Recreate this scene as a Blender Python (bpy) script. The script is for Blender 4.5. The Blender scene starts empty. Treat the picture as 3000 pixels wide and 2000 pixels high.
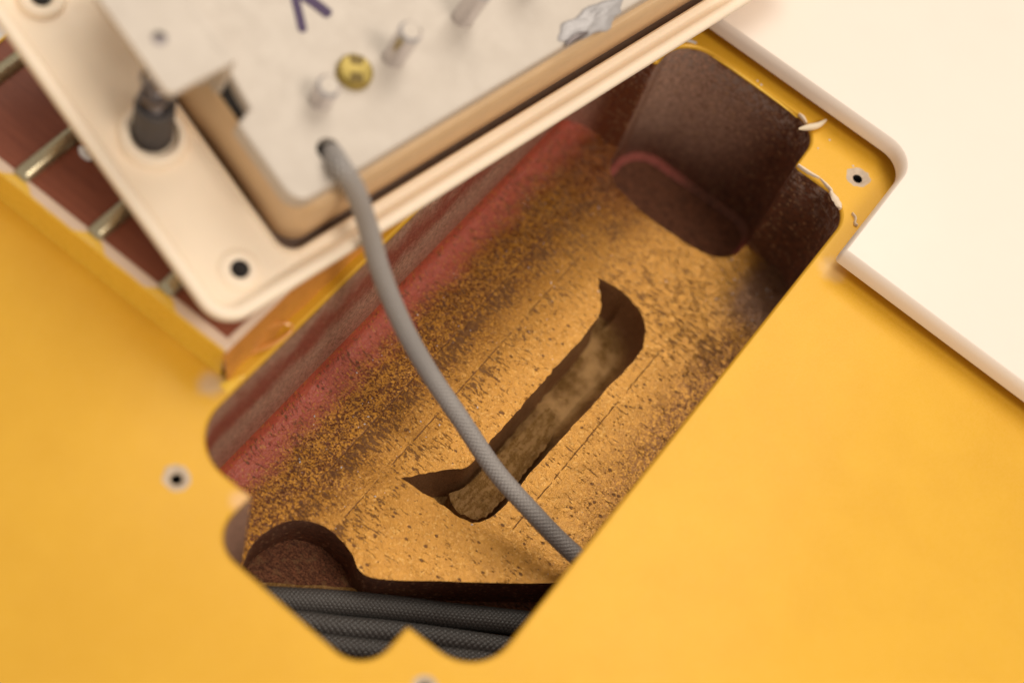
import bpy, math, random
import numpy as np
from mathutils import Vector, Matrix
from mathutils.geometry import delaunay_2d_cdt
random.seed(7); rng = np.random.default_rng(7)
# ------------------------------------------------------------------ camera, light, exposure (1 unit = 1 cm)
S = bpy.context.scene
COL = S.collection
F = 4540.0                                   # focal length in photo pixels (3000 wide)
v_ = np.array([5358., -5888., F]); v_ /= np.linalg.norm(v_)
u_ = np.array([24186., 18508., -F]); u_ /= np.linalg.norm(u_)
u_ -= v_ * u_.dot(v_); u_ /= np.linalg.norm(u_)
R = np.stack([u_, v_, np.cross(u_, v_)], 1)  # world (u along strings, v across, z up) -> camera (x right, y down, z ahead)
C = -R.T @ np.array([0, 0, 17.0])
cam = bpy.data.cameras.new('camera'); co = bpy.data.objects.new('camera', cam); COL.objects.link(co)
M = Matrix(((R[0][0], -R[1][0], -R[2][0], C[0]), (R[0][1], -R[1][1], -R[2][1], C[1]), (R[0][2], -R[1][2], -R[2][2], C[2]), (0, 0, 0, 1)))
co.matrix_world = M
cam.sensor_width = 36; cam.lens = 36 * F / 3000; cam.clip_start = .1; cam.clip_end = 500
cam.dof.use_dof = True; cam.dof.focus_distance = 18.4; cam.dof.aperture_fstop = .10
S.camera = co
W = bpy.data.worlds.new('World'); S.world = W; W.use_nodes = True
W.node_tree.nodes['Background'].inputs[0].default_value = (1, .88, .75, 1)
W.node_tree.nodes['Background'].inputs[1].default_value = .56
def area(name, loc, aim, size, power, col):
    l = bpy.data.lights.new(name, 'AREA'); l.shape = 'RECTANGLE'; l.size, l.size_y = size; l.energy = power; l.color = col
    o = bpy.data.objects.new(name, l); COL.objects.link(o); o.location = loc
    o.rotation_euler = (Vector(aim) - Vector(loc)).to_track_quat('-Z', 'Y').to_euler(); return o
area('key_softbox', (-6, 22, 39), (0, 1, -1), (26, 24), 6800, (1, .91, .79))
area('side_softbox', (23, -3, 34), (0, 0, -1), (14, 14), 6800, (1, .89, .77))
S.view_settings.view_transform = 'Standard'; S.view_settings.look = 'None'; S.view_settings.exposure = 0; S.view_settings.gamma = 1
S.render.engine = 'CYCLES'; S.cycles.max_bounces = 8

def un(x, y, z=0.0):                          # photo pixel -> point at height z
    d = R.T @ np.array([x - 1500, y - 1000, F]); return C + (z - C[2]) / d[2] * d
# ------------------------------------------------------------------ helpers
def tag(o, label=None, cat=None, group=None, kind=None):
    for k, x in (('label', label), ('category', cat), ('group', group), ('kind', kind)):
        if x: o[k] = x
    return o
def empty(name, loc):
    o = bpy.data.objects.new(name, None); COL.objects.link(o); o.location = loc; o.empty_display_size = .5; return o
def link(name, me, parent=None):
    o = bpy.data.objects.new(name, me); COL.objects.link(o)
    if parent:
        o.parent = parent
        if parent.type == 'EMPTY': o.matrix_parent_inverse = Matrix.Translation(-parent.location)   # parts keep world coordinates
    return o
class MB:
    def __init__(s): s.v = []; s.f = []; s.mi = []; s.uv = {}
    def add(s, vs, fs, mi=0):
        n = len(s.v); s.v += [tuple(map(float, p)) for p in vs]; s.f += [tuple(n + i for i in f) for f in fs]; s.mi += [mi] * len(fs)
    def build(s, name, mats, parent=None, angle=35, frame=None):
        vs = s.v if frame is None else [tuple(frame(p)) for p in s.v]
        me = bpy.data.meshes.new(name); me.from_pydata(vs, [], s.f)
        for m in (mats if isinstance(mats, (list, tuple)) else [mats]): me.materials.append(m)
        me.polygons.foreach_set('material_index', s.mi)
        me.polygons.foreach_set('use_smooth', [True] * len(s.f))
        me.update(); me.set_sharp_from_angle(angle=math.radians(angle))
        return link(name, me, parent)
    # loops of equal length joined by quads
    def loft(s, loops, closed=True, mi=0, cap0=False, cap1=False):
        n = len(loops[0]); vs = [p for l in loops for p in l]; fs = []
        for k in range(len(loops) - 1):
            for i in range(n if closed else n - 1):
                j = (i + 1) % n; fs.append((k * n + i, k * n + j, (k + 1) * n + j, (k + 1) * n + i))
        if cap0: fs.append(tuple(range(n))[::-1])
        if cap1: fs.append(tuple(range((len(loops) - 1) * n, len(loops) * n)))
        s.add(vs, fs, mi)
    def tube(s, pts, r, n=12, mi=0, caps=True):
        s.loft(tube_loops(pts, r, n), mi=mi, cap0=caps, cap1=caps)
    def box(s, a, b, mi=0):
        (x0, y0, z0), (x1, y1, z1) = a, b
        s.add([(x0,y0,z0),(x1,y0,z0),(x1,y1,z0),(x0,y1,z0),(x0,y0,z1),(x1,y0,z1),(x1,y1,z1),(x0,y1,z1)],
              [(3,2,1,0),(4,5,6,7),(0,1,5,4),(1,2,6,5),(2,3,7,6),(3,0,4,7)], mi)
def frames(pts):
    P = [np.array(p, float) for p in pts]; out = []; nrm = None
    for i in range(len(P)):
        t = P[min(i + 1, len(P) - 1)] - P[max(i - 1, 0)]; t /= np.linalg.norm(t)
        if nrm is None: nrm = np.cross(t, [0, 0, 1.]) if abs(t[2]) < .95 else np.cross(t, [1., 0, 0])
        nrm = nrm - t * nrm.dot(t); nrm /= np.linalg.norm(nrm)
        out.append((P[i], nrm, np.cross(t, nrm)))
    return out
def tube_loops(pts, r, n):
    rr = r if hasattr(r, '__len__') else [r] * len(pts)
    return [[p + rr[i] * (math.cos(a) * x + math.sin(a) * y) for a in np.linspace(0, 2 * math.pi, n, False)] for i, (p, x, y) in enumerate(frames(pts))]
def spline(pts, n):                            # Catmull-Rom
    P = [np.array(p, float) for p in pts]; P = [2 * P[0] - P[1]] + P + [2 * P[-1] - P[-2]]; out = []
    for i in range(1, len(P) - 2):
        for t in np.linspace(0, 1, n, False):
            a, b, c, d = P[i - 1:i + 3]
            out.append(.5 * (2 * b + (c - a) * t + (2 * a - 5 * b + 4 * c - d) * t * t + (3 * b - a - 3 * c + d) * t ** 3))
    return out + [P[-2]]
def rpath(pts, seg=8):                         # polygon corners (x, y, radius) -> rounded outline
    out = []; n = len(pts)
    for i in range(n):
        p = np.array(pts[i][:2], float); r = pts[i][2]; a = np.array(pts[i - 1][:2], float) - p; b = np.array(pts[(i + 1) % n][:2], float) - p
        if r <= 0: out.append(p); continue
        a /= np.linalg.norm(a); b /= np.linalg.norm(b); th = math.acos(np.clip(a.dot(b), -1, 1)); d = r / math.tan(th / 2)
        p0, p1 = p + a * d, p + b * d; c = p + (a + b) / np.linalg.norm(a + b) * r / math.sin(th / 2)
        a0 = math.atan2(*(p0 - c)[::-1]); a1 = math.atan2(*(p1 - c)[::-1]); da = (a1 - a0 + math.pi) % (2 * math.pi) - math.pi
        for k in range(seg + 1): t = a0 + da * k / seg; out.append(c + r * np.array([math.cos(t), math.sin(t)]))
    return out
def rrect(x0, y0, x1, y1, r, seg=8): return rpath([(x0, y0, r), (x1, y0, r), (x1, y1, r), (x0, y1, r)], seg)
def inside(P, poly):                           # vectorised point in polygon
    P = np.asarray(P); q = np.asarray(poly); c = np.zeros(len(P), bool); x, y = P[:, 0], P[:, 1]
    for i in range(len(q)):
        (x0, y0), (x1, y1) = q[i - 1], q[i]
        if y0 == y1: continue
        c ^= ((y0 > y) != (y1 > y)) & (x < (x1 - x0) * (y - y0) / (y1 - y0) + x0)
    return c
def sheet(outer, holes=(), grid=None, zf=None, jitter=.2):
    """triangulated sheet inside `outer` minus `holes`; optional interior grid; zf(x, y) -> z"""
    pts = [Vector(p) for p in outer]; ed = [(i, (i + 1) % len(outer)) for i in range(len(outer))]
    for h in holes:
        n = len(pts); pts += [Vector(p) for p in h]; ed += [(n + i, n + (i + 1) % len(h)) for i in range(len(h))]
    if grid:
        o = np.array(outer); x0, y0 = o.min(0); x1, y1 = o.max(0)
        gx, gy = np.meshgrid(np.arange(x0 + grid / 2, x1, grid), np.arange(y0 + grid / 2, y1, grid)); g = np.stack([gx.ravel(), gy.ravel()], 1)
        g += rng.uniform(-jitter, jitter, g.shape) * grid
        k = inside(g, outer)
        for h in holes: k &= ~inside(g, h)
        pts += [Vector(p) for p in g[k]]
    V, E_, T, *_ = delaunay_2d_cdt(pts, ed, [], 0, 1e-5)
    V = np.array([tuple(p) for p in V]); T = np.array([t for t in T])
    c = V[T].mean(1); k = inside(c, outer)
    for h in holes: k &= ~inside(c, h)
    T = T[k]; z = np.array([zf(*p) for p in V]) if zf else np.zeros(len(V))
    a, b, d = V[T[:, 0]], V[T[:, 1]], V[T[:, 2]]; cr = (b - a)[:, 0] * (d - a)[:, 1] - (b - a)[:, 1] * (d - a)[:, 0]
    T[cr < 0] = T[cr < 0][:, ::-1]
    return np.column_stack([V, z]), [tuple(t) for t in T]
def dense(loop, step):                         # subdivide a closed outline
    out = []
    for i in range(len(loop)):
        a, b = np.array(loop[i], float), np.array(loop[(i + 1) % len(loop)], float); n = max(1, int(np.linalg.norm(b - a) / step))
        out += [a + (b - a) * k / n for k in range(n)]
    return out
# ------------------------------------------------------------------ materials
class Mat:
    def __init__(s, name):
        s.m = bpy.data.materials.new(name); s.m.use_nodes = True; s.t = s.m.node_tree; s.b = s.t.nodes['Principled BSDF']
        s.co = s.t.nodes.new('ShaderNodeTexCoord').outputs['Object']
    def put(s, sock, x):
        if hasattr(x, 'is_output') or isinstance(x, bpy.types.NodeSocket): s.t.links.new(x, sock)
        elif isinstance(x, tuple) and len(x) == 3 and sock.type == 'RGBA': sock.default_value = (*x, 1)
        else: sock.default_value = x
    def node(s, typ, ins={}, **kw):
        n = s.t.nodes.new(typ)
        for k, x in kw.items(): setattr(n, k, x)
        for k, x in ins.items(): s.put(n.inputs[k], x)
        return n
    def set(s, **kw):
        for k, x in kw.items(): s.put(s.b.inputs[k.replace('_', ' ')], x)
        return s
    def scale(s, sx, sy, sz, rot=(0, 0, 0)): return s.node('ShaderNodeMapping', {'Vector': s.co, 'Scale': (sx, sy, sz), 'Rotation': rot}).outputs[0]
    def noise(s, sc, det=4, rough=.6, vec=None, dist=0): return s.node('ShaderNodeTexNoise', {'Vector': vec or s.co, 'Scale': sc, 'Detail': det, 'Roughness': rough, 'Distortion': dist}).outputs['Fac']
    def vor(s, sc, vec=None, out='Distance', feature='F1'): return s.node('ShaderNodeTexVoronoi', {'Vector': vec or s.co, 'Scale': sc}, feature=feature).outputs[out]
    def math(s, op, a, b=0., c=None):
        d = {0: a, 1: b}
        if c is not None: d[2] = c
        return s.node('ShaderNodeMath', d, operation=op).outputs[0]
    def ramp(s, x, lo, hi, a=0., b=1.): return s.node('ShaderNodeMapRange', {'Value': x, 'From Min': lo, 'From Max': hi, 'To Min': a, 'To Max': b}, interpolation_type='SMOOTHSTEP').outputs[0]
    def mul(s, *x):
        r = x[0]
        for y in x[1:]: r = s.math('MULTIPLY', r, y)
        return r
    def mix(s, f, a, b):
        n = s.node('ShaderNodeMix', data_type='RGBA'); s.put(n.inputs[0], f); s.put(n.inputs[6], a); s.put(n.inputs[7], b); return n.outputs[2]
    def xyz(s): return s.node('ShaderNodeSeparateXYZ', {0: s.co}).outputs
    def bump(s, h, st, dist=.02):
        s.t.links.new(s.node('ShaderNodeBump', {'Height': h, 'Strength': st, 'Distance': dist}).outputs[0], s.b.inputs['Normal']); return s
def simple(name, col, rough=.5, metal=0., var=.06, sc=3., bump=.0, bsc=40., coat=0.):
    m = Mat(name); n = m.noise(sc, 5)
    m.set(Base_Color=m.mix(n, tuple(c * (1 - var) for c in col), tuple(min(1, c * (1 + var)) for c in col)), Roughness=m.ramp(m.noise(sc * 3, 3), .3, .7, rough * .85, rough * 1.15), Metallic=metal, Coat_Weight=coat, Coat_Roughness=.15)
    if bump: m.bump(m.noise(bsc, 4), bump, .01)
    return m
GOLD = (.86, .46, .055)
def gold_top():
    m = Mat('gold_lacquer'); x, y, z = m.xyz()
    fl = m.vor(95, out='Color'); f = m.node('ShaderNodeSeparateColor', {0: fl}).outputs[0]
    c = m.mix(m.ramp(m.math('ADD', m.math('MULTIPLY', m.noise(.28, 4, .6), .7), m.math('MULTIPLY', m.noise(2.2, 5, .7), .3)), .36, .64), (.735, .395, .013), (.775, .43, .018)); c = m.mix(m.mul(f, .14), c, (.95, .62, .2))
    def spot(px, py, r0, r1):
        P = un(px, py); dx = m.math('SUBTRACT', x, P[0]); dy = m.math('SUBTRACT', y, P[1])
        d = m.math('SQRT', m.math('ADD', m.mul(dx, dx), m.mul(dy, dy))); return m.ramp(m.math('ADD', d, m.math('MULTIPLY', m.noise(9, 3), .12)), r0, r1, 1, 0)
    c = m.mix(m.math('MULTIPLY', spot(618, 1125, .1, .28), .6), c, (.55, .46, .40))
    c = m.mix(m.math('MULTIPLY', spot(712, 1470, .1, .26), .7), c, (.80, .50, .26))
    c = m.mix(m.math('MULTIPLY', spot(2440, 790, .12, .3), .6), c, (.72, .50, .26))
    m.set(Base_Color=c, Metallic=.30, Roughness=.5, Coat_Weight=.2, Coat_Roughness=m.ramp(m.noise(1.4, 5, .65), .35, .65, .14, .20)); m.bump(m.noise(2.5, 2), .05, .05); return m.m
def cavity_gold():
    """sprayed gold over raw routed wood: thin and red near the neck wall, wrinkled further in, flat and pitted beyond"""
    m = Mat('cavity_gold_paint'); x, y, z = m.xyz()
    n1 = m.noise(2.2, 5, .65); n2 = m.noise(14, 4, .7); fine = m.vor(42, out='Color'); fr = m.node('ShaderNodeSeparateColor', {0: fine}).outputs[0]
    wob = m.math('ADD', m.math('MULTIPLY', m.math('SUBTRACT', n1, .5), .9), m.math('MULTIPLY', m.math('SUBTRACT', n2, .5), .55))
    t = m.math('ADD', x, wob)                                   # how far from the neck wall, ragged
    gold = m.mix(m.noise(1.6, 3), (.53, .245, .030), (.64, .315, .054))
    gold = m.mix(m.ramp(fr, .25, .0, 0, .22), gold, (.40, .18, .03)); gold = m.mix(m.ramp(fr, .8, 1., 0, .4), gold, (.82, .50, .15))
    amber = m.mix(m.ramp(m.math('ADD', m.math('MULTIPLY', fr, .5), m.math('MULTIPLY', m.ramp(m.noise(38, 3, .8), .32, .68), .5)), .25, .85), (.12, .030, .004), (.62, .29, .028))
    red = m.mix(n2, (.34, .046, .026), (.64, .135, .085))
    # thin cover patches
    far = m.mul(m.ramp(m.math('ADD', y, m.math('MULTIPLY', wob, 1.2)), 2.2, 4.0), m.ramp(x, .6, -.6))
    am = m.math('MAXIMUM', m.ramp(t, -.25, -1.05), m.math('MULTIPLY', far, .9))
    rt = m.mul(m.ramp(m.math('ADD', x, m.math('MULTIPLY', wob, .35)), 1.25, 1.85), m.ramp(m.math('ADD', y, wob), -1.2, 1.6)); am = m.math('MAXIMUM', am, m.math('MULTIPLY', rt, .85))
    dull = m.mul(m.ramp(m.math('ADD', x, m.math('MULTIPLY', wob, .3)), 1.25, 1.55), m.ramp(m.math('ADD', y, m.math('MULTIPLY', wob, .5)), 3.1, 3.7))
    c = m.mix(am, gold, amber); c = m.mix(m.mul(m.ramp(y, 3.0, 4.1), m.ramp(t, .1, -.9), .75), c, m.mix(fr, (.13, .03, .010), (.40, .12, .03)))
    redm = m.math('MULTIPLY', m.ramp(m.math('ADD', x, m.math('ADD', m.math('MULTIPLY', wob, .45), m.math('MULTIPLY', m.math('SUBTRACT', m.noise(45, 3, .8), .5), .5))), -1.27, -1.68), .92); c = m.mix(m.mul(redm, m.ramp(fr, .97, .85, .45, 1)), c, red)
    c = m.mix(m.math('MULTIPLY', dull, .8), c, m.mix(n2, (.09, .035, .018), (.32, .18, .12)))
    # pits and grain dashes, all dark where the pore shows raw wood
    s1 = m.scale(7, 42, 7, (0, 0, .06)); dash = m.noise(1., 4, .65, s1)
    band = m.math('MAXIMUM', m.mul(m.ramp(x, -1.0, -.86), m.ramp(x, -.85, -.35, 1, .1)), m.mul(m.ramp(x, -.50, -.38), m.ramp(x, -.38, .25, .75, .12)))
    band = m.math('MAXIMUM', band, m.mul(m.ramp(y, 1.6, 2.8), m.ramp(y, 2.9, 3.9, .7, .35)))
    band = m.math('MAXIMUM', band, m.mul(m.ramp(t, -.5, -1.2), .55)); band = m.mul(band, m.ramp(n1, .30, .62, .25, 1.))
    dens = m.math('MAXIMUM', m.mul(m.ramp(y, 1.3, 2.8), .8), band)
    dashm = m.mul(m.ramp(m.math('ADD', dash, m.math('MULTIPLY', dens, .085)), .635, .67), .85)
    thr = m.math('SUBTRACT', .685, m.math('MULTIPLY', band, .235)); sn = m.noise(15, 6, .75, m.scale(.65, 1.6, 1))
    sp = m.ramp(m.math('SUBTRACT', sn, thr), -.015, .03)
    pv = m.vor(6.5, m.scale(1, 1.5, 1)); pit = m.mul(m.ramp(m.math('ADD', pv, m.math('MULTIPLY', m.math('SUBTRACT', m.noise(30, 2), .5), .12)), .13, .19, 1, 0), m.ramp(m.noise(4.2, 2), .46, .52))
    pv2 = m.vor(14, m.scale(1, 1.3, 1)); pit2 = m.mul(m.ramp(pv2, .12, .2, 1, 0), m.ramp(m.noise(7, 2), .5, .56))
    lines = None
    for (x0, y0, y1, w) in ((-.93, -1.9, 3.2, .012), (-.42, -2.2, 2.9, .010), (1.16, -.9, 2.5, .007)):
        d = m.math('ABSOLUTE', m.math('SUBTRACT', m.math('ADD', x, m.math('MULTIPLY', m.math('SUBTRACT', m.noise(9, 5, .7), .5), .045)), x0))
        l = m.mul(m.ramp(d, w * .25, w * 1.3, 1, 0), m.ramp(y, y0, y0 + .1), m.ramp(y, y1, y1 + .1, 1, 0), m.ramp(m.noise(6, 2), .36, .5))
        lines = l if lines is None else m.math('MAXIMUM', lines, l)
    holes = m.math('MAXIMUM', m.math('MAXIMUM', dashm, sp), m.math('MAXIMUM', pit, m.math('MAXIMUM', m.math('MULTIPLY', pit2, .8), lines)))
    c = m.mix(m.math('MULTIPLY', holes, .8), c, m.mix(n2, (.080, .026, .008), (.17, .075, .030)))
    wr = m.noise(9, 5, .7, m.scale(3.2, 1, 1, (0, 0, .5)), 1.2)   # wrinkled film
    wm = m.mul(m.ramp(t, .1, -.7), 1.)
    h = m.math('SUBTRACT', m.math('ADD', m.math('MULTIPLY', m.mul(wr, wm), 1.2), m.math('MULTIPLY', m.noise(60, 3), .25)), m.math('MULTIPLY', holes, .55))
    h = m.math('ADD', h, m.math('ADD', m.math('MULTIPLY', fr, .22), m.math('MULTIPLY', m.noise(22, 4, .7), .7)))
    m.set(Base_Color=c, Metallic=m.mul(m.math('SUBTRACT', 1., m.math('MULTIPLY', holes, .5)), m.math('SUBTRACT', 1., redm), .80), Roughness=m.ramp(n2, .3, .7, .33, .48), Coat_Weight=m.math('MULTIPLY', m.math('SUBTRACT', 1., holes), .5), Coat_Roughness=.16); m.bump(h, .42, .03); m.t.links.new(m.b.inputs['Normal'].links[0].from_socket, m.b.inputs['Coat Normal']); return m.m
def cavity_wall():
    m = Mat('cavity_wall_paint'); x, y, z = m.xyz(); n1 = m.noise(2.2, 5, .6); n2 = m.ramp(m.noise(20, 5, .95), .36, .64); n3 = m.noise(11, 5, .75)
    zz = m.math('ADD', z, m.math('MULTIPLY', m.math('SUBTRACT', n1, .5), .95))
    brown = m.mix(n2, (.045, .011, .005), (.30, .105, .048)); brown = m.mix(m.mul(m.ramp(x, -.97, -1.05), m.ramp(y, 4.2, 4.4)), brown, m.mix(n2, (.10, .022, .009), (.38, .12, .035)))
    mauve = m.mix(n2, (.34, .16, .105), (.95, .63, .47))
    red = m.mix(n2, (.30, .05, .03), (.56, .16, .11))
    # neck side wall: banded overspray; end wells: dark brown with dusty mauve, painted paler on the lit side, as mist
    side = m.ramp(x, -1.35, -1.75); lit_mist = m.mul(m.ramp(x, .95, -.75), m.ramp(zz, -2.6, -.9), m.ramp(x, -1.04, -.99))
    c = m.mix(lit_mist, brown, mauve)
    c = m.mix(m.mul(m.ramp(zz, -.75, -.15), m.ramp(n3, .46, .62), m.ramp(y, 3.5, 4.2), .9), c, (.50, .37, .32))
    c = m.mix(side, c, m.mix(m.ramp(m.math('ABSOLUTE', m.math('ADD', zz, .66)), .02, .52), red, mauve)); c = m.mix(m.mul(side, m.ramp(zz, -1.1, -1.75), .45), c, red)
    c = m.mix(m.mul(m.ramp(z, -.12, -.03), m.ramp(m.noise(7, 4), .45, .6)), c, (.34, .11, .03))
    sv = m.node('ShaderNodeSeparateColor', {0: m.vor(34, out='Color')}).outputs[0]; c = m.mix(m.ramp(sv, .90, .97, 0, .7), c, (.62, .36, .20))
    m.set(Base_Color=c, Metallic=m.ramp(n2, .5, .9, 0, .4), Roughness=.45, Coat_Weight=.06); m.bump(m.math('ADD', n2, m.math('MULTIPLY', n3, .6)), .7, .025); return m.m
def well_floor_mat():
    m = Mat('well_floor_paint'); x, y, z = m.xyz(); n2 = m.ramp(m.noise(34, 4, .8), .32, .68); n3 = m.noise(1., 5, .7, m.scale(7, 34, 7, (0, 0, -.1)))
    c = m.mix(n2, (.07, .02, .009), (.34, .13, .06))
    c = m.mix(m.mul(m.ramp(n3, .5, .62), .55), c, (.02, .010, .006)); c = m.mix(m.mul(m.ramp(m.noise(9, 4), .52, .66), m.ramp(y, -1, -2), .6), c, (.30, .16, .07))
    m.set(Base_Color=c, Metallic=.25, Roughness=.45); m.bump(m.math('ADD', n2, n3), .5, .03); return m.m
def red_edge_mat():
    m = Mat('red_fillet'); x, y, z = m.xyz(); n = m.ramp(m.noise(34, 4, .8), .32, .68)
    k = m.math('MAXIMUM', m.ramp(x, .15, -.5), m.mul(m.ramp(x, .75, .95), m.ramp(y, 4.95, 4.75))); k = m.mul(k, m.ramp(m.noise(5, 4), .3, .55, .5, 1))
    m.set(Base_Color=m.mix(k, m.mix(n, (.05, .013, .006), (.26, .09, .045)), m.mix(n, (.20, .04, .026), (.52, .13, .10))), Roughness=.55); m.bump(n, .4, .02); return m.m
def slot_mat():
    m = Mat('slot_paint'); x, y, z = m.xyz(); n2 = m.ramp(m.noise(48, 3, .8), .32, .68); n1 = m.ramp(m.noise(3.2, 5), .35, .65)
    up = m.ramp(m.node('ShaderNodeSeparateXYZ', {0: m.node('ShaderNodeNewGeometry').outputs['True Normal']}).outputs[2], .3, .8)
    wall = m.mix(n2, (.17, .075, .030), (.40, .20, .09)); fl = m.mix(n1, (.15, .062, .008), (.50, .29, .115)); fl = m.mix(m.ramp(n2, .55, .75, 0, .5), fl, (.60, .36, .12))  # wall tint kept darker than the up-facing floor, painting in shade
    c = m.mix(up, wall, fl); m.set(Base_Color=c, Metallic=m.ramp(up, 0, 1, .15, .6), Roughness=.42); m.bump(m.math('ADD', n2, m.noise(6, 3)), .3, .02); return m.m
def block_mat():
    m = Mat('slot_wood'); n2 = m.ramp(m.noise(48, 3, .8), .32, .68); n1 = m.noise(6, 6, .7, m.scale(2, .8, 1)); gr = m.ramp(m.noise(1., 5, .7, m.scale(5, 40, 5, (0, 0, .5))), .60, .66)
    c = m.mix(m.ramp(n1, .44, .54), (.42, .23, .085), (.20, .085, .012)); c = m.mix(m.mul(n2, .45), c, (.58, .36, .12)); c = m.mix(m.mul(gr, .7), c, (.06, .025, .01))
    m.set(Base_Color=c, Metallic=.35, Roughness=.45); m.bump(m.math('SUBTRACT', m.math('ADD', n2, m.math('MULTIPLY', n1, 2.)), gr), .5, .025); return m.m
def rosewood():
    m = Mat('rosewood'); s = m.scale(1.2, 14, 4, (0, 0, .04)); n = m.noise(1.3, 6, .65, s); n2 = m.noise(5, 4, .7, m.scale(1.5, 20, 4))
    c = m.mix(n, (.16, .040, .022), (.38, .115, .060)); c = m.mix(m.mul(m.ramp(n2, .58, .7), .7), c, (.07, .025, .018)); m.set(Base_Color=c, Roughness=.42); m.bump(n2, .25, .02); return m.m
def braid(name, c0, c1, rough, metal=0.):
    m = Mat(name); n = m.noise(60, 3); m.set(Base_Color=m.mix(n, c0, c1), Roughness=rough, Metallic=metal); m.bump(m.noise(150, 2), .3, .01); return m.m
G_TOP, G_FLOOR, G_WALL, G_WELL, G_RED, G_SLOT, G_BLOCK, ROSE = gold_top(), cavity_gold(), cavity_wall(), well_floor_mat(), red_edge_mat(), slot_mat(), block_mat(), rosewood()
CREAM = simple('cream_pickguard', (.93, .825, .735), .35, coat=.3, var=.02, sc=1).m
rm = simple('cream_ring', (.95, .81, .64), .42, var=.04, sc=2.5, bump=.08, bsc=12); rm.set(Subsurface_Weight=.05, Subsurface_Radius=(.3, .16, .08)); RING = rm.m
BIND = simple('cream_binding', (.84, .66, .52), .4, var=.05, sc=6).m
COVER = simple('tan_cover', (.74, .52, .30), .45, var=.1, sc=3, bump=.1).m
PLATE = simple('nickel_plate', (.60, .535, .465), .45, .1, var=.03, sc=1.3, bump=.02, bsc=3).m
CHROME = simple('nickel_bright', (.66, .63, .64), .13, 1., var=.03).m
FRET = simple('fret_nickel', (.46, .41, .28), .3, .85, var=.12, sc=6, bump=.05, bsc=30).m
BRASS = simple('brass', (.40, .30, .075), .38, .5, var=.15, sc=9).m
STEEL = simple('dark_steel', (.24, .21, .21), .35, .8, var=.2, sc=12).m
RUBBER = simple('grey_spring_tube', (.075, .066, .066), .55, .1, var=.15, sc=12, bump=.2).m
SOLDER = simple('solder', (.44, .425, .43), .45, .35, var=.2, sc=14, bump=.3, bsc=20).m
INK = simple('purple_ink', (.055, .025, .09), .5, var=.3, sc=8).m
HOLE = simple('bare_wood', (.62, .50, .38), .7, var=.25, sc=14, bump=.5, bsc=25).m
GAP_SHADE = simple('gap_shade_brown', (.085, .045, .025), .6).m  # colour of the shade painted into the ring gap
DARK = simple('hole_shade', (.012, .008, .006), .8).m  # near-black stands in for the shade inside holes and under the leg
RAW = simple('raw_wood', (.82, .68, .52), .7, var=.2, sc=14, bump=.5, bsc=25).m
PEARL = simple('pearl_inlay', (.86, .83, .80), .25, var=.05, sc=4).m
DUST = simple('white_dust', (.62, .58, .56), .7, var=.2, sc=20).m
EDGE = simple('lacquer_edge', (.96, .58, .06), .3, .0, var=.1, sc=5, coat=.5).m
ORANGE = simple('amber_lacquer', (.70, .30, .06), .35, .1, var=.2, sc=6, coat=.5).m

# ================================================================== GUITAR
guitar = tag(empty('electric_guitar', (0, 0, -4.6)), 'gold top electric guitar body with an open, empty pickup cavity beside the fretboard end', 'guitar')
zfl = lambda x, y: -1.98 + .03 * y                      # cavity floor
Z1, Z2, ZS = -2.68, -2.40, -2.72                        # lower well, upper well, slot bottom
XL = -1.815
O = rpath([(XL, -3.25, .55), (-.9, -3.25, 0), (-.93, -3.86, .36), (1.12, -3.93, .36), (1.13, -3.27, .03), (2.01, -3.25, .5), (2.01, 4.42, .42), (1.136, 4.42, .07), (1.1, 5.13, .38), (-1.06, 5.11, .46), (-1.0, 4.45, .06), (XL, 4.45, .35)], 10)
O = [np.array(p) for p in dense(O, .12)]
# holes of the mounting ring screws
SCREWS = [un(517, 1400), un(1245, 2015), un(2515, 520)]
def circ(c, r, n=20, j=0.): return [np.array([c[0] + r * (1 + j * random.uniform(-1, 1)) * math.cos(a), c[1] + r * (1 + j * random.uniform(-1, 1)) * math.sin(a)]) for a in np.linspace(0, 2 * math.pi, n, False)]
CR = [circ(c, r, 22, .12) for c, r in zip(SCREWS, (.145, .13, .155))]
# rim rolled over slightly
def offset(loop, d):
    n = len(loop); out = []
    for i in range(n):
        t = loop[(i + 1) % n] - loop[i - 1]; t = t / np.linalg.norm(t); out.append(loop[i] + d * np.array([t[1], -t[0]]))   # outwards for a counter-clockwise loop
    return out
m = MB(); OUT = [(-22, -17), (16, -17), (16, 15), (-22, 15)]
Or = offset(O, .035)
V, T = sheet(OUT, [Or] + CR); m.add(V, T)
m.loft([[(*p, 0) for p in Or], [(*p, -.008) for p in offset(O, .018)], [(*p, -.022) for p in offset(O, .005)], [(*p, -.045) for p in O]])
b0 = rrect(-22, -17, 16, 15, .01, 1)
m.loft([[(x, y, -4.6) for x, y in OUT], [(x, y, 0) for x, y in OUT]], cap0=True)
m.build('body', G_TOP, guitar, 60)
for c, ring_ in zip(SCREWS, CR):
    m = MB(); n = len(ring_); inner = circ(c, .062, n)
    mid = [c[:2] + (p - c[:2]) * .8 for p in ring_]
    m.loft([[(*p, 0) for p in ring_], [(*p, random.uniform(.004, .02)) for p in mid], [(*p, -.03) for p in inner]], mi=0)
    m.loft([[(*p, -.03) for p in inner], [(*p, -1.2) for p in inner]], mi=1, cap1=True)
    m.build('screw_hole', [HOLE, DARK], guitar, 50)

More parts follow.
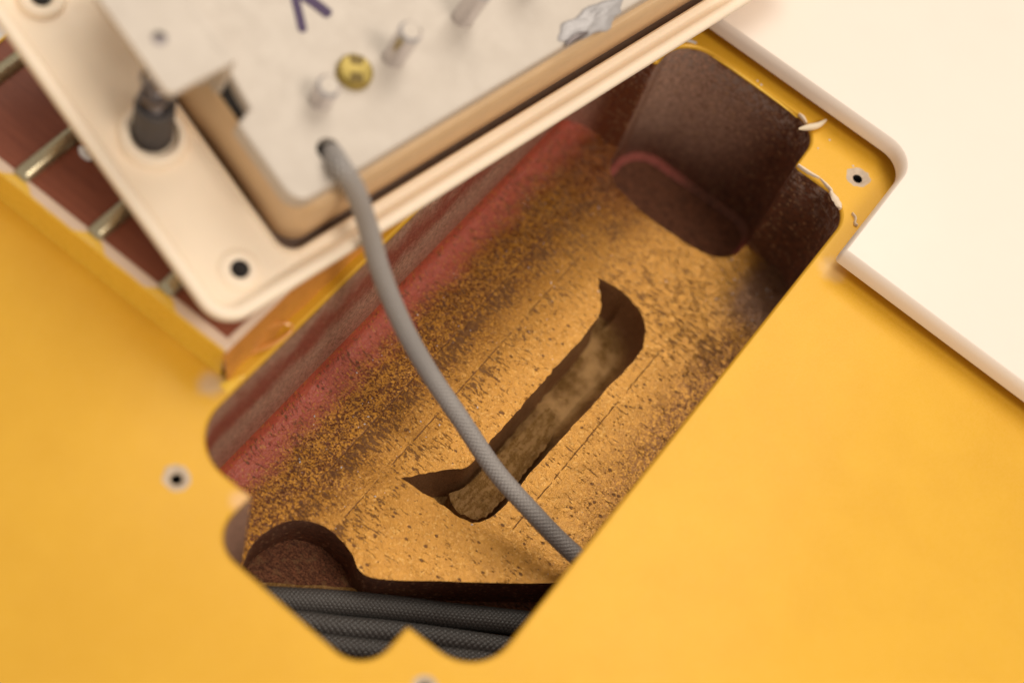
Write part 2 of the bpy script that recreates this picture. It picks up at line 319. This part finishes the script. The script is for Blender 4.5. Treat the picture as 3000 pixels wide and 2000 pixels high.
# --- cavity: walls, floor, wells
cav = MB()
inner1 = spline([(-.9, -3.25), (-.99, -2.95), (-.96, -2.68), (-.84, -2.44), (-.62, -2.29), (-.37, -2.25), (-.08, -2.30), (.12, -2.40), (.36, -2.33), (.9, -1.9), (1.5, -1.42), (2.01, -.98)], 5)
inner2 = spline([(1.136, 4.42), (1.12, 4.22), (.98, 4.02), (.73, 3.91), (.21, 3.86), (-.30, 3.88), (-.72, 3.97), (-.95, 4.18), (-1.0, 4.45)], 5)
def in_low(p): return p[1] < -3.26 or (p[0] > -.85 and p[1] < -3.0) or (p[0] > 1.9 and p[1] < -.98) or (p[1] < -2.6 and p[0] > -.7)
def in_up(p): return p[1] > 4.43 and -1.08 < p[0] < 1.14
def fil(x): d = min(max(x - XL, 0), .24); return .24 - math.sqrt(max(0, .24 ** 2 - (.24 - d) ** 2))
def bottom(p):
    if in_low(p): return Z1
    if in_up(p): return Z2
    return zfl(*p) + fil(p[0]) if p[0] > XL + .001 else zfl(*p) + .34
n = len(O); NZ = 14
for i in range(n):
    a, b = O[i], O[(i + 1) % n]; mid = (a + b) / 2
    lo = in_low(mid); up = in_up(mid)
    zb = [Z1, Z1] if lo else [Z2, Z2] if up else [zfl(*a) + fil(a[0]) - .05, zfl(*b) + fil(b[0]) - .05]
    for k in range(NZ):
        t0, t1 = k / NZ, (k + 1) / NZ
        f_ = lambda p, z, t: (*p, -.045 + (z + .045) * t)
        cav.add([f_(a, zb[0], t0), f_(b, zb[1], t0), f_(b, zb[1], t1), f_(a, zb[0], t1)], [(0, 1, 2, 3)])
# merge doubles happens through welding below
import bmesh
def weld(mb, d=1e-4):
    me = bpy.data.meshes.new('t'); me.from_pydata(mb.v, [], mb.f); bm = bmesh.new(); bm.from_mesh(me); bmesh.ops.remove_doubles(bm, verts=bm.verts, dist=d)
    bm.to_mesh(me); bm.free(); mb.v = [tuple(v.co) for v in me.vertices]; mb.f = [tuple(p.vertices) for p in me.polygons]; mb.mi = [0] * len(mb.f); bpy.data.meshes.remove(me)
weld(cav)
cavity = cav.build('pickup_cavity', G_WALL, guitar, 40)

iO = lambda q: min(range(n), key=lambda i: np.linalg.norm(O[i] - np.array(q)))
def seg(a, b):
    i, j = iO(a), iO(b); out = [O[i]]
    while i != j: i = (i + 1) % n; out.append(O[i])
    return out
low_rim = seg((-.9, -3.25), (2.01, -.98)); up_rim = seg((1.136, 4.42), (-1.0, 4.45))
right_rim = seg((2.01, -.98), (1.136, 4.42)); left_rim = seg((-1.0, 4.45), (-.9, -3.25))
inner1[0] = low_rim[0]; inner1[-1] = low_rim[-1]; inner2[0] = up_rim[0]; inner2[-1] = up_rim[-1]
inner1 = [np.array(p) for p in inner1]; inner2 = [np.array(p) for p in inner2]
floor_poly = inner1[:-1] + right_rim[:-1] + inner2[:-1] + left_rim[:-1]
St = spline([(.28, -.25), (.29, .9), (.29, 2.05), (.20, 2.34), (-.06, 2.62)], 6)[:-1] + spline([(-.06, 2.62), (.20, 2.68), (.42, 2.67), (.72, 2.56), (.91, 2.32), (.98, 2.05), (.95, 1.3), (.92, .6), (.90, -.1), (.90, -.75), (.80, -1.04), (.60, -1.14), (.30, -1.16), (-.23, -1.21)], 6)[:-1] + spline([(-.23, -1.21), (-.05, -.98), (.14, -.74), (.28, -.56), (.28, -.25)], 5)[:-1]
St = [np.array(p) for p in St][::-1]
if sum(St[i - 1][0] * St[i][1] - St[i][0] * St[i - 1][1] for i in range(len(St))) < 0: St = St[::-1]
St = [np.array(p) + rng.normal(0, .006, 2) for p in dense(St, .06)]
from mathutils import noise as mn
def floor_z(x, y):
    z = zfl(x, y) + fil(x); e = min(1, max(0, (x - XL) / .25))
    return z + e * (.012 * mn.noise((x * 3, y * 3, 0)) + .007 * mn.noise((x * 12, y * 8, 3)) + .004 * mn.noise((x * 26, y * 26, 9)))
m = MB(); V, T = sheet(floor_poly, [St], .045, floor_z)
# pin the sheet's border to the wall height
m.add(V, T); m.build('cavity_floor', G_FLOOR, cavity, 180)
# wells
def well(name, inner, rim, zb, red):
    w = MB(); L = 6
    w.loft([[(*p, floor_z(*p) + (zb - floor_z(*p)) * k / L) for p in inner] for k in range(L + 1)], closed=False)
    poly = list(inner[::-1][:-1]) + list(rim[:-1]) if False else list(rim[:-1]) + list(inner[::-1][:-1])
    V, T = sheet(poly, [], .07, lambda x, y: zb + .012 * mn.noise((x * 6, y * 9, 5)))
    nf = len(w.f); w.add(V, T, 1)
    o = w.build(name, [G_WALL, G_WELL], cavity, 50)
    # red unpainted fillet along the far foot of the wall
    e = MB(); pr = [(0, .10), (.035, .045), (.085, .016)]
    rp_ = [np.array(p) for p in rim]; dn = []
    for i in range(len(rp_)):
        t = rp_[min(i + 1, len(rp_) - 1)] - rp_[max(i - 1, 0)]; t /= np.linalg.norm(t); dn.append(np.array([-t[1], t[0]]))
    e.loft([[(*(p + q * (d + .002)), zb + h) for p, q in zip(rp_, dn)] for d, h in pr], closed=False)
    if red: e.build('well_fillet', G_RED, cavity, 60)
well('lower_leg_well'.replace('lower_', ''), inner1, low_rim, Z1, False)
well('leg_well', inner2, up_rim, Z2, True)
# slot with ball-nosed foot
m = MB(); cen = np.array([.62, .7])
So = lambda d: [p - d * q for p, q in zip(St, [(lambda t: np.array([t[1], -t[0]]) / np.linalg.norm(t))(St[(i + 2) % len(St)] - St[i - 2]) for i in range(len(St))])]
lv = [(0, 0), (.01, -.2), (.02, -.36), (.04, -.48), (.075, -.57), (.125, -.645), (.18, -.69), (.235, -.715)]
kf = [.22 if p[0] < .36 else 1. for p in St]; Sn = [(a - b) for a, b in zip(So(1.), St)]
loops = [[(p[0] + q[0] * d * k, p[1] + q[1] * d * k, floor_z(*p) + h) for p, q, k in zip(St, Sn, kf)] for d, h in lv]
m.loft(loops)
V, T = sheet([(p[0], p[1]) for p in loops[-1]], [], .06); zl = {}
m2 = MB(); bz = [(p[0], p[1]) for p in loops[-1]]
V = [(x, y, zfl(x, y) - .715 + .03 * mn.noise((x * 3, y * 2, 7))) for x, y, z in V]
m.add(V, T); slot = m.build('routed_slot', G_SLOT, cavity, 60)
# raised step at the lower end of the slot
stp = [un(*p, -2.40)[:2] for p in ((1608, 1192), (1634, 1215), (1633, 1249), (1600, 1310), (1560, 1355), (1518, 1410), (1480, 1455), (1425, 1512), (1385, 1520), (1340, 1500), (1322, 1475), (1318, 1445), (1360, 1428), (1400, 1395), (1452, 1338), (1520, 1275), (1570, 1225))]
stp = [np.array(p) for p in dense(stp, .05)]
if sum(stp[i - 1][0] * stp[i][1] - stp[i][0] * stp[i - 1][1] for i in range(len(stp))) < 0: stp = stp[::-1]
stp = [p + rng.normal(0, .006, 2) for p in stp]
m = MB(); zt = lambda x, y: -2.40 + .02 * mn.noise((x * 4, y * 4, 1)) + .012 * mn.noise((x * 15, y * 15, 1))
V, T = sheet(stp, [], .05, zt); m.add(V, T); m.loft([[(*p, -2.8) for p in stp], [(*p, zt(*p)) for p in stp]]); m.build('slot_step', G_BLOCK, cavity, 50)
# ledge in the lower well under the cables
P0, P1 = un(800, 1704, -2.6), un(1130, 1722, -2.6)
m = MB(); d = (P1 - P0)[:2] / np.linalg.norm((P1 - P0)[:2]); q = np.array([d[1], -d[0]])
a, b = P0[:2] - d * .5, P1[:2] + d * .3
pl = [a + (b - a) * t + q * random.uniform(-.008, .008) for t in np.linspace(0, 1, 20)]; pr_ = [a + (b - a) * t + q * (.14 + random.uniform(-.03, .03)) for t in np.linspace(0, 1, 20)]
m.loft([[(*p, Z1 - .02) for p in pl], [(*p, Z1 + .045) for p in pl], [(*p, Z1 + .05) for p in pr_], [(*p, Z1 - .02) for p in pr_]], closed=False); m.build('well_ledge', G_BLOCK, cavity, 40)
# chipped bare rim along the right corner lobe and the well
def chip(pts, w, z, mat=RAW, name='rim_chip', h=.03):
    P = [un(*p, z) for p in pts]; P = spline(P, 4); m = MB(); L = []
    for i, (p, x, y) in enumerate(frames(P)):
        s_ = w * math.sin(math.pi * (i + .6) / (len(P) + .2)) ** .5 * random.uniform(.75, 1.2)
        L.append([p + np.array([x[0], x[1], 0]) * s_ * math.cos(a) + np.array([0, 0, 1]) * h * math.sin(a) for a in np.linspace(0, 2 * math.pi, 6, False)])
    m.loft(L, cap0=True, cap1=True); return m.build(name, mat, guitar, 60)
chip([(2337, 484), (2368, 505), (2400, 523)], .03, 0); chip([(2402, 525), (2430, 552), (2438, 565)], .02, 0)
chip([(2432, 562), (2452, 590), (2462, 612)], .045, 0); chip([(2340, 335), (2352, 345), (2362, 362)], .03, 0)
chip([(2496, 625), (2506, 640), (2504, 655), (2512, 662)], .018, .01)
chip([(2090, 168), (2160, 212), (2230, 262), (2300, 315), (2335, 345)], .018, .0, EDGE, h=.012)
chip([(1985, 112), (2010, 116), (2040, 128)], .03, 0, DUST, h=.02)

# --- fretboard
ZB = .45; EX, EY = -2.03, -2.40
fb = MB()
fb.box((-16, EY + .135, .0), (EX - .095, 3.0, ZB), 0)
fret_b = fb.build('fretboard', ROSE, guitar)
def cb(x0, y0, x1, y1, z0, z1, c):                      # box with chamfered top edge
    m = MB(); m.loft([[(x0, y0, z0), (x1, y0, z0), (x1, y1, z0), (x0, y1, z0)], [(x0, y0, z1 - c), (x1, y0, z1 - c), (x1, y1, z1 - c), (x0, y1, z1 - c)], [(x0 + c, y0 + c, z1), (x1 - c, y0 + c, z1), (x1 - c, y1 - c, z1), (x0 + c, y1 - c, z1)]], cap0=True, cap1=True); return m
FX = (-2.95, -3.92, -4.95, -6.05, -7.2)
# binding strip along the side and the end of the board
m = cb(-16, EY + .0, EX, EY + .135, .06, ZB + .006, .012); m.build('side_binding', BIND, fret_b)
m = cb(EX - .095, EY + .137, EX, 3.0, .12, ZB + .006, .012); m.build('end_binding', BIND, fret_b)
# lacquer lip that creeps over the binding at each fret end
m = MB(); top = []; 
for t in np.arange(-16, EX + .03, .04):
    near = min(abs(t - x - .03) for x in FX); e = .004 + .085 * math.exp(-(near / .17) ** 4) + .008 * mn.noise((t * 4, 0, 0)); top.append((t, e))
m.loft([[(t, EY - .05, -.01) for t, e in top], [(t, EY - .03, .05) for t, e in top], [(t, EY - .02, ZB - .05) for t, e in top], [(t, EY - .01, ZB + .004) for t, e in top], [(t, EY + e, ZB + .012) for t, e in top], [(t, EY + e + .004, ZB + .002) for t, e in top]], closed=False)
m.build('lacquer_lip', EDGE, fret_b, 50)
m = MB(); ys = np.arange(EY - .05, 3.0, .05)
m.loft([[(EX, y, ZB - .02) for y in ys], [(EX + .035 + .015 * mn.noise((0, y * 3, 0)), y, ZB - .12) for y in ys], [(EX + .06 + .03 * mn.noise((1, y * 2, 0)), y, .18) for y in ys], [(EX + .10 + .05 * mn.noise((4, y * 2.5, 0)), y, -.02) for y in ys]], closed=False)
m.build('end_lacquer', ORANGE, fret_b, 60)
for x in FX:
    m = MB(); L = []; prof = [(math.cos(a) * .105, math.sin(a) * .095) for a in np.linspace(math.pi, 0, 11)]
    for y, k in ((EY + .08, .25), (EY + .10, .75), (EY + .15, 1), (2.95, 1)):
        L.append([(x + p[0] * (.6 + .4 * k), y, ZB - .002 + p[1] * k) for p in prof])
    m.loft(L, closed=False); m.add(L[0], [tuple(range(len(prof)))[::-1]]); m.build('fret', FRET, fret_b, 50)
P = [un(x, y, ZB + .004) for x, y in ((-60, 40), (22, 45), (34, 88), (2, 116), (-80, 180))]
m = MB(); m.loft([[(p[0], p[1], ZB - .05) for p in P], [(p[0], p[1], ZB + .004) for p in P]], cap1=True); m.build('inlay', PEARL, fret_b)
m = MB(); q = [un(x, y, ZB + .01) for x, y in ((38, 86), (4, 118), (-60, 172))]; m.tube(q, .018, 6); m.build('inlay_edge', EDGE, fret_b)
# lifted flakes of lacquer at the foot of the board
def flake(pts, z0, z1, w, mat=ORANGE):
    P = [un(x, y, z0 + (z1 - z0) * i / (len(pts) - 1)) for i, (x, y) in enumerate(pts)]; P = spline(P, 5); m = MB(); L = []
    for i, (p, x, y) in enumerate(frames(P)):
        s_ = w * (1 - .85 * i / (len(P) - 1)); L.append([p + s_ * x, p + .012 * y + .3 * s_ * x, p - s_ * x, p - .012 * y])
    m.loft(L, cap0=True, cap1=True); m.build('lacquer_flake', mat, guitar, 60)
flake([(662, 1060), (730, 1030), (790, 1010), (850, 972), (858, 952)], .02, .12, .05)
flake([(690, 1000), (760, 965), (820, 945), (862, 955)], .25, .12, .055, ORANGE)
flake([(655, 1140), (690, 1115), (716, 1098)], .0, .05, .07, EDGE)
# --- pickguard
ZG = .40
pg = rpath([(-4.2, 5.28, 0), (2.22, 5.28, .36), (2.22, 3.44, .06), (13.5, 3.25, .5), (13.5, 14.4, .5), (-4.2, 14.4, .5)], 8)
pg = [np.array(p) for p in pg]
if sum(pg[i - 1][0] * pg[i][1] - pg[i][0] * pg[i - 1][1] for i in range(len(pg))) < 0: pg = pg[::-1]
m = MB(); L = [[(*p, .17) for p in pg], [(*p, .29) for p in pg], [(*p, ZG - .015) for p in offset(pg, -.035)], [(*p, ZG) for p in offset(pg, -.055)]]
m.loft(L, cap0=True); V, T = sheet(offset(pg, -.055), []); m.add([(x, y, ZG) for x, y, z in V], T); m.build('pickguard', CREAM, guitar, 50)

# ================================================================== PICKUP with its ring, lying face down over the neck
A = un(650, 935, 1.0); B_ = un(2090, 40, 1.0); Cc = un(21, 55, 1.9)
ea = B_ - A; ea /= np.linalg.norm(ea); eb = Cc - A; eb -= ea * ea.dot(eb); eb /= np.linalg.norm(eb); en = np.cross(ea, eb)
fr = lambda p: A + p[0] * ea + p[1] * eb + p[2] * en
def rp(x, y, h):
    d = R.T @ np.array([x - 1500, y - 1000, F]); t = (h - (C - A).dot(en)) / d.dot(en); P = C + t * d - A; return np.array([P.dot(ea), P.dot(eb)])
pk = tag(empty('guitar_pickup', tuple(fr((4.5, 2, -.6)))), 'upturned pickup in a cream mounting ring with its metal base plate facing up', 'pickup')
def loopz(o, h): return [(p[0], p[1], h) for p in o]
m = MB(); oo = lambda i, r: rrect(-.09 + i, -.115 + i, 9.0 - i, 4.25 - i, r, 8)
op = lambda i, r: rrect(1.02 - i, .225 - i, 8.0 + i, 3.9 + i, r, 8)
L = [loopz(oo(.22, .2), -.5), loopz(oo(.10, .27), -.32), loopz(oo(.02, .34), -.12), loopz(oo(.005, .35), -.05), loopz(oo(.03, .32), -.008), loopz(oo(.07, .28), 0), loopz(oo(.12, .24), -.01), loopz(oo(.155, .21), -.05), loopz(oo(.185, .19), -.16),
     loopz(oo(.23, .16), -.20)]
L2 = [loopz(op(.05, .22), -.19), loopz(op(.025, .21), -.13), loopz(op(.0, .2), -.15), loopz(op(.0, .2), -.5)]
m.loft(L + L2); ringo = m.build('mounting_ring', RING, pk, 60, fr)
# corner screw bores
for (a, b) in ((.52, .36), (.5, 3.8), (8.5, .36), (8.5, 3.8)):
    m = MB(); pr = [(.25, -.205), (.2, -.165), (.16, -.15), (.125, -.15), (.10, -.16)] if b < 1 else [(.26, -.21), (.235, -.13), (.19, -.115), (.14, -.13), (.10, -.2)]
    m.loft([[(a + r * math.cos(t), b + r * math.sin(t), h) for t in np.linspace(0, 2 * math.pi, 20, False)] for r, h in pr])
    m.loft([[(a + .10 * math.cos(t), b + .10 * math.sin(t), h) for t in np.linspace(0, 2 * math.pi, 20, False)] for h in (-.155, -.188)], mi=1)
    m.add([(a + .10 * math.cos(t), b + .10 * math.sin(t), -.186) for t in np.linspace(0, 2 * math.pi, 20, False)], [tuple(range(20))], 1)  # dark disc paints in the depth the bore lacks
    m.build('screw_bore', [RING, DARK], ringo, 50, fr)
# bosses for the height screws
for a, s_ in ((.60, 1), (8.4, -1)):
    m = MB(); pr = [(.38, -.21), (.34, -.10), (.29, -.07), (.25, -.09), (.245, -.3)]
    m.loft([[(a + r * math.cos(t), 1.98 + r * math.sin(t), h) for t in np.linspace(0, 2 * math.pi, 28, False)] for r, h in pr]); m.build('screw_boss', RING, ringo, 60, fr)
# pickup body (tan cover sides), base plate
m = MB(); cv = lambda i, r: rrect(1.14 + i, .335 + i, 7.9 - i, 3.76 - i, r, 8)
m.loft([loopz(cv(.0, .26), -.5), loopz(cv(0, .26), .38), loopz(cv(.02, .25), .47), loopz(cv(.05, .22), .52)], cap0=True, cap1=True); m.build('cover', COVER, pk, 50, fr)
HP = .72
m = MB(); m.loft([loopz(cv(-.10, .3), -.44), loopz(cv(-.10, .3), -.36), loopz(cv(.02, .26), -.34)]); m.build('gap_shade_strip', GAP_SHADE, pk, 40, fr)  # dark strip added to paint in the shade of the ring gap
pl_ = lambda i, r: rpath([(1.04 + i, .44 + i, r), (7.96 - i, .44 + i, r), (7.96 - i, 3.66 - i, r), (1.04 + i, 3.66 - i, r), (1.04 + i, 2.0 + i, .01), (1.30 + i, 2.0 + i, .03), (1.24 + i, 1.52 - i, .03), (1.04 + i, 1.44 - i, .02)], 8)
m = MB(); m.box((1.17, 1.48, .50), (1.33, 2.0, .535)); m.build('notch_shade', DARK, pk, 40, fr)  # dark slab paints in the shade under the leg foot
m = MB(); hole = [rp(962, 438, HP) + .125 * np.array([math.cos(t), math.sin(t)]) for t in np.linspace(0, 2 * math.pi, 20, False)]
m.loft([loopz(pl_(.0, .22), .50), loopz(pl_(0, .22), HP - .05), loopz(pl_(.012, .21), HP - .012), loopz(pl_(.035, .2), HP)])
V, T = sheet(pl_(.035, .2), [hole]); m.add([(x, y, HP) for x, y, z in V], T); m.loft([loopz(hole, HP), loopz(hole, HP - .18)], cap1=False)
plate = m.build('base_plate', PLATE, pk, 40, fr)
m = MB(); m.add(loopz(hole, HP - .17), [tuple(range(20))]); m.build('lead_hole', DARK, plate, 40, fr)
# bent leg: riser and foot
foot0 = (.36, 1.80, 1.10, 3.05)
m = MB(); hf = 1.38
ft = rpath([(foot0[0], foot0[1], .08), (foot0[2], foot0[1], .02), (foot0[2], foot0[3], .02), (foot0[0], foot0[3], .08)], 5)
fh = [np.array([.62, 2.32]) + .075 * np.array([math.cos(t), math.sin(t)]) for t in np.linspace(0, 2 * math.pi, 16, False)]
V, T = sheet(ft, [fh]); m.add([(x, y, hf) for x, y, z in V], T); m.loft([loopz(ft, hf - .09), loopz(ft, hf)]); m.add([(x, y, hf - .09) for x, y, z in V], [t[::-1] for t in T])
m.box((1.05, 1.80, HP - .02), (1.13, 3.05, hf + .004)); leg = m.build('bent_leg', PLATE, pk, 40, fr)
# height screw, spring tube
ax0, ax1 = np.array([.60, 1.97, -.3]), np.array([.63, 2.30, 1.36])
m = MB(); zz = np.linspace(0, 1, 90); m.tube([ax0 + (ax1 - ax0) * t for t in zz], [.085 + .022 * math.sin(t * 2 * math.pi * 22) for t in zz], 12); hs = m.build('height_screw', STEEL, pk, 60, fr)
m = MB(); pts = []
for k in range(200):
    t = k / 199; p = ax0 + (ax1 - ax0) * (.08 + .32 * t); an = 2 * math.pi * 14 * t; pts.append(p + .175 * np.array([math.cos(an), math.sin(an), 0]))
m.tube(pts, .036, 6); m.tube([ax0 + (ax1 - ax0) * t for t in (.06, .2, .38)], .165, 14); m.build('spring', RUBBER, hs, 60, fr)
m = MB(); pts = []
for k in range(60):
    t = k / 59; p = ax0 + (ax1 - ax0) * (.42 + .5 * t); an = 2 * math.pi * 3.2 * t; pts.append(p + .15 * np.array([math.cos(an), math.sin(an), 0]))
m.tube(pts, .026, 6); m.build('spring_coil', STEEL, hs, 60, fr)
# pole screws and slotted brass screws through the plate
p0 = rp(940, 292, HP)
for k in range(6):
    a, b = p0[0] + .97 * k, p0[1] + .01 * k; hh = (.34, .60, .64, .6, .6, .55)[k]; r = .125
    m = MB(); c = lambda r, h: [(a + r * math.cos(t), b + r * math.sin(t), h) for t in np.linspace(0, 2 * math.pi, 22, False)]
    m.loft([c(r, HP - .02), c(r, HP + hh - .03), c(r - .03, HP + hh)]); m.add(c(r - .03, HP + hh), [tuple(range(22))], 1); m.build('pole_screw', [CHROME, PLATE], plate, 40, fr)
for (px, py) in ((1043, 205), (1600, -150)):
    a, b = rp(px, py, HP + .08); m = MB(); c = lambda r, h: [(a + r * math.cos(t), b + r * math.sin(t), h) for t in np.linspace(0, 2 * math.pi, 26, False)]
    m.loft([c(.19, HP - .01), c(.19, HP + .06), c(.16, HP + .10), c(.06, HP + .112), c(.001, HP + .113)])
    m.build('brass_screw', BRASS, plate, 40, fr)
    m = MB(); d = np.array([.6, .8, 0]); q = np.array([-.8, .6, 0]); cc = np.array([a, b, 0])
    for dd in (1, -1):
        V_ = [cc + d * .05 * dd + q * s * .06 for s in (-1, 1)] + [cc + d * .15 * dd + q * s * .075 for s in (1, -1)]
        m.loft([[(*p[:2], HP + .09) for p in V_], [(*p[:2], HP + .118 - (.012 if i > 1 else 0)) for i, p in enumerate(V_)]], cap1=True)
    m.build('screw_slot', simple('dark_brass', (.16, .11, .03), .5, .5).m if 'dark_brass' not in bpy.data.materials else bpy.data.materials['dark_brass'], plate, 40, fr)
# solder smear along the plate edge
m = MB(); a, b = rp(1742, 66, HP + .03); L = []
for ph in np.linspace(0, math.pi / 2, 9):
    L.append([(a + .50 * math.cos(ph) * math.cos(t) * (1 + .22 * mn.noise((1.6 * math.cos(t), 1.6 * math.sin(t), 2))), b + .04 + .15 * math.cos(ph) * math.sin(t) * (1 + .5 * mn.noise((2.2 * math.cos(t), 2.2 * math.sin(t), 7))), HP - .003 + .05 * math.sin(ph) * (1 + .6 * mn.noise((3 * math.cos(ph) * math.cos(t), 3 * math.cos(ph) * math.sin(t), 4)))) for t in np.linspace(0, 2 * math.pi, 40, False)])
m.loft(L, cap1=True); m.build('solder', SOLDER, plate, 170, fr)
m = MB(); P = [(*rp(x, y, HP + .02), HP + .022) for x, y in ((1655, 135), (1678, 116), (1700, 104), (1722, 96))]; m.tube(spline(P, 4), [.012 + .03 * math.sin(math.pi * (i + .5) / 13) for i in range(13)], 8); m.build('dark_streak', STEEL, plate, 60, fr)  # thin dark streak beside the solder
# marker strokes on the plate
def stroke(pts, w):
    P = [rp(x, y, HP + .004) for x, y in pts]; P = spline(P, 6); m = MB(); l = []; r = []
    for i in range(len(P)):
        t = P[min(i + 1, len(P) - 1)] - P[max(0, i - 1)]; t /= np.linalg.norm(t); q = np.array([-t[1], t[0]]); ww = w * (1 if 0 < i < len(P) - 1 else .5)
        l.append((*(P[i] + q * ww), HP + .004)); r.append((*(P[i] - q * ww), HP + .004))
    m.loft([l, r], closed=False); return m
m = stroke([(835, -140), (850, -70), (866, 0), (878, 50), (888, 95)], .048); m2 = stroke([(862, -30), (895, -8), (930, 16), (968, 46)], .06); m2.v = [(x, y, z + .003) for x, y, z in m2.v]
m3 = stroke([(960, -150), (915, -90), (868, -35)], .05); m3.v = [(x, y, z + .006) for x, y, z in m3.v]
for q in (m2, m3): m.add(q.v, q.f)
m.build('marker_letter', INK, plate, 40, fr)

# ================================================================== CABLES
def braided(name, path, r, strands, pitch, mats, label, cat, group=None, sw=.5):
    P = spline(path, 40); s = [0.]
    for i in range(1, len(P)): s.append(s[-1] + np.linalg.norm(P[i] - P[i - 1]))
    Lm = s[-1]; N = int(Lm / (pitch / (strands * 5))); q = np.linspace(0, Lm, N); P = [np.array([np.interp(x, s, [p[k] for p in P]) for k in range(3)]) for x in q]
    fs = frames(P); root = tag(empty(name, tuple(P[len(P) // 2])), label, cat, group)
    c = MB(); c.tube(P, r * .93, 10); c.build('core', mats[0], root, 60)
    b = MB(); wdt = 2 * math.pi * r / strands * sw
    for dr in (1, -1):
        for k in range(strands):
            L = []
            for i, (p, x, y) in enumerate(fs):
                ph = 2 * math.pi * (k / strands + dr * q[i] / pitch); e = math.cos(x) * 0 if False else math.cos(ph) * x + math.sin(ph) * y; tn = -math.sin(ph) * x + math.cos(ph) * y
                wv = math.cos(strands * 2 * math.pi * q[i] / pitch) * dr * r * .075
                t = np.cross(x, y); dirn = t * pitch / (2 * math.pi * r) + dr * tn; dirn /= np.linalg.norm(dirn); side = np.cross(e, dirn)
                o = p + e * (r + wv); L.append([o + side * wdt, o + e * r * .07 + side * wdt * .5, o + e * r * .07 - side * wdt * .5, o - side * wdt, ])
            b.loft(L, closed=False)
    b.build('braid', mats[1], root, 70)
    return root
GREY0, GREY1 = braid('lead_core', (.05, .046, .044), (.08, .075, .07), .7), braid('lead_braid', (.30, .28, .27), (.46, .43, .41), .5, .25)
BLK0, BLK1 = braid('sleeve_core', (.005, .005, .005), (.009, .008, .008), .8), braid('sleeve_braid', (.045, .042, .040), (.12, .112, .105), .3)
zp = fr((*rp(957, 436, HP), HP))[2]
g = [(972, 440, zp - .22), (978, 458, zp - .03), (1000, 492, zp + .08), (1040, 556, zp - .15), (1078, 665, zp - .62), (1118, 805, zp - 1.15), (1182, 958, .12), (1258, 1092, -.45), (1350, 1228, -.85), (1450, 1376, -1.2), (1560, 1500, -1.42), (1655, 1597, -1.58), (1760, 1690, -1.68), (1860, 1780, -1.7)]
braided('pickup_lead', [un(*p) for p in g], .097, 10, .56, (GREY0, GREY1), 'thin grey braided lead curving from the pickup base plate down into the cavity', 'cable', sw=.31)
zc = Z1 + .15
def cpath(px): return [un(x, y, z) for x, y, z in px]
braided('sleeved_cable', cpath([(560, 1760, zc), (700, 1752, zc), (820, 1756, zc), (1000, 1766, zc), (1170, 1783, zc), (1330, 1803, zc), (1545, 1826, zc), (1700, 1850, zc), (1850, 1870, zc)]), .132, 12, .62, (BLK0, BLK1), 'black braided sleeve cable in the lower well, topmost and most fully visible of the stack', 'cable', 'black braided cables in the lower well', .40)
braided('sleeved_cable', cpath([(700, 1812, zc), (850, 1820, zc), (1000, 1838, zc), (1150, 1852, zc), (1300, 1872, zc), (1470, 1896, zc), (1650, 1920, zc)]), .125, 10, .72, (BLK0, BLK1), 'black braided sleeve cable running in the middle, behind the pointed rim notch', 'cable', 'black braided cables in the lower well', .38)
braided('sleeved_cable', cpath([(800, 1868, zc), (1000, 1896, zc), (1150, 1912, zc), (1350, 1932, zc), (1600, 1960, zc)]), .125, 10, .72, (BLK0, BLK1), 'black braided sleeve cable lowest in the well, only slivers showing above the rim', 'cable', 'black braided cables in the lower well', .38)

# ================================================================== LOOSE BITS
def bit(pts, r, mat, name, label, cat):
    m = MB(); P = spline(pts, 5); k = len(P); m.tube(P, [r * (.25 + .75 * math.sin(math.pi * (i + .5) / k)) for i in range(k)], 8); o = m.build(name, mat, None, 60); return tag(o, label, cat)
bit([un(2340, 378, .04), un(2365, 374, .05), (un(2395, 368, .06)), un(2420, 352, .07)], .045, simple('pale_splinter', (.80, .68, .50), .6, bump=.3).m, 'wood_splinter', 'curved pale wood splinter lying across the rim of the upper well', 'splinter')
P = un(250, 450, ZB + .05)
bit([P + np.array([-.1, .02, 0]), P, P + np.array([.1, -.02, 0])], .06, PEARL, 'pale_bit', 'small white crumb on the rosewood beside a fret, next to the ring', 'bit')  # short tapered white piece beside the fret
d = MB()
for k in range(150):
    t = random.random()
    if t < .45: x, y = random.uniform(-1.5, -.2), random.uniform(-2.2, 3.6); z = floor_z(x, y)
    elif t < .75: x, y = random.uniform(.9, 1.9), random.uniform(3.2, 4.3); z = floor_z(x, y)
    else: x, y = random.uniform(-1.5, 1.9), random.uniform(-2.0, 3.7); z = floor_z(x, y)
    if not inside([(x, y)], floor_poly)[0] or inside([(x, y)], St)[0]: continue
    s_ = random.choice((.004, .005, .006, .007, .011)); a = random.random() * 6
    c_, sn = math.cos(a), math.sin(a); V = [(x + s_ * 1.6 * c_, y + s_ * 1.6 * sn, z), (x - s_ * sn, y + s_ * c_, z + s_ * .4), (x - s_ * 1.6 * c_, y - s_ * 1.6 * sn, z), (x + s_ * sn, y - s_ * c_, z + .2 * s_), (x, y, z + s_)]
    d.add(V, [(0, 1, 4), (1, 2, 4), (2, 3, 4), (3, 0, 4)])
for k in range(26):
    p = un(random.uniform(2050, 2600), random.uniform(150, 560), .004)
    if inside([p[:2]], O)[0] or p[1] > 5.2: continue
    s_ = random.uniform(.008, .02); d.add([(p[0] + s_, p[1], .001), (p[0], p[1] + s_, .001), (p[0] - s_, p[1], .001), (p[0], p[1] - s_, .001), (p[0], p[1], s_)], [(0, 1, 4), (1, 2, 4), (2, 3, 4), (3, 0, 4)])
tag(d.build('dust', DUST, None, 180), 'specks of pale dust scattered over the cavity floor and the bare corner', 'dust', kind='stuff')
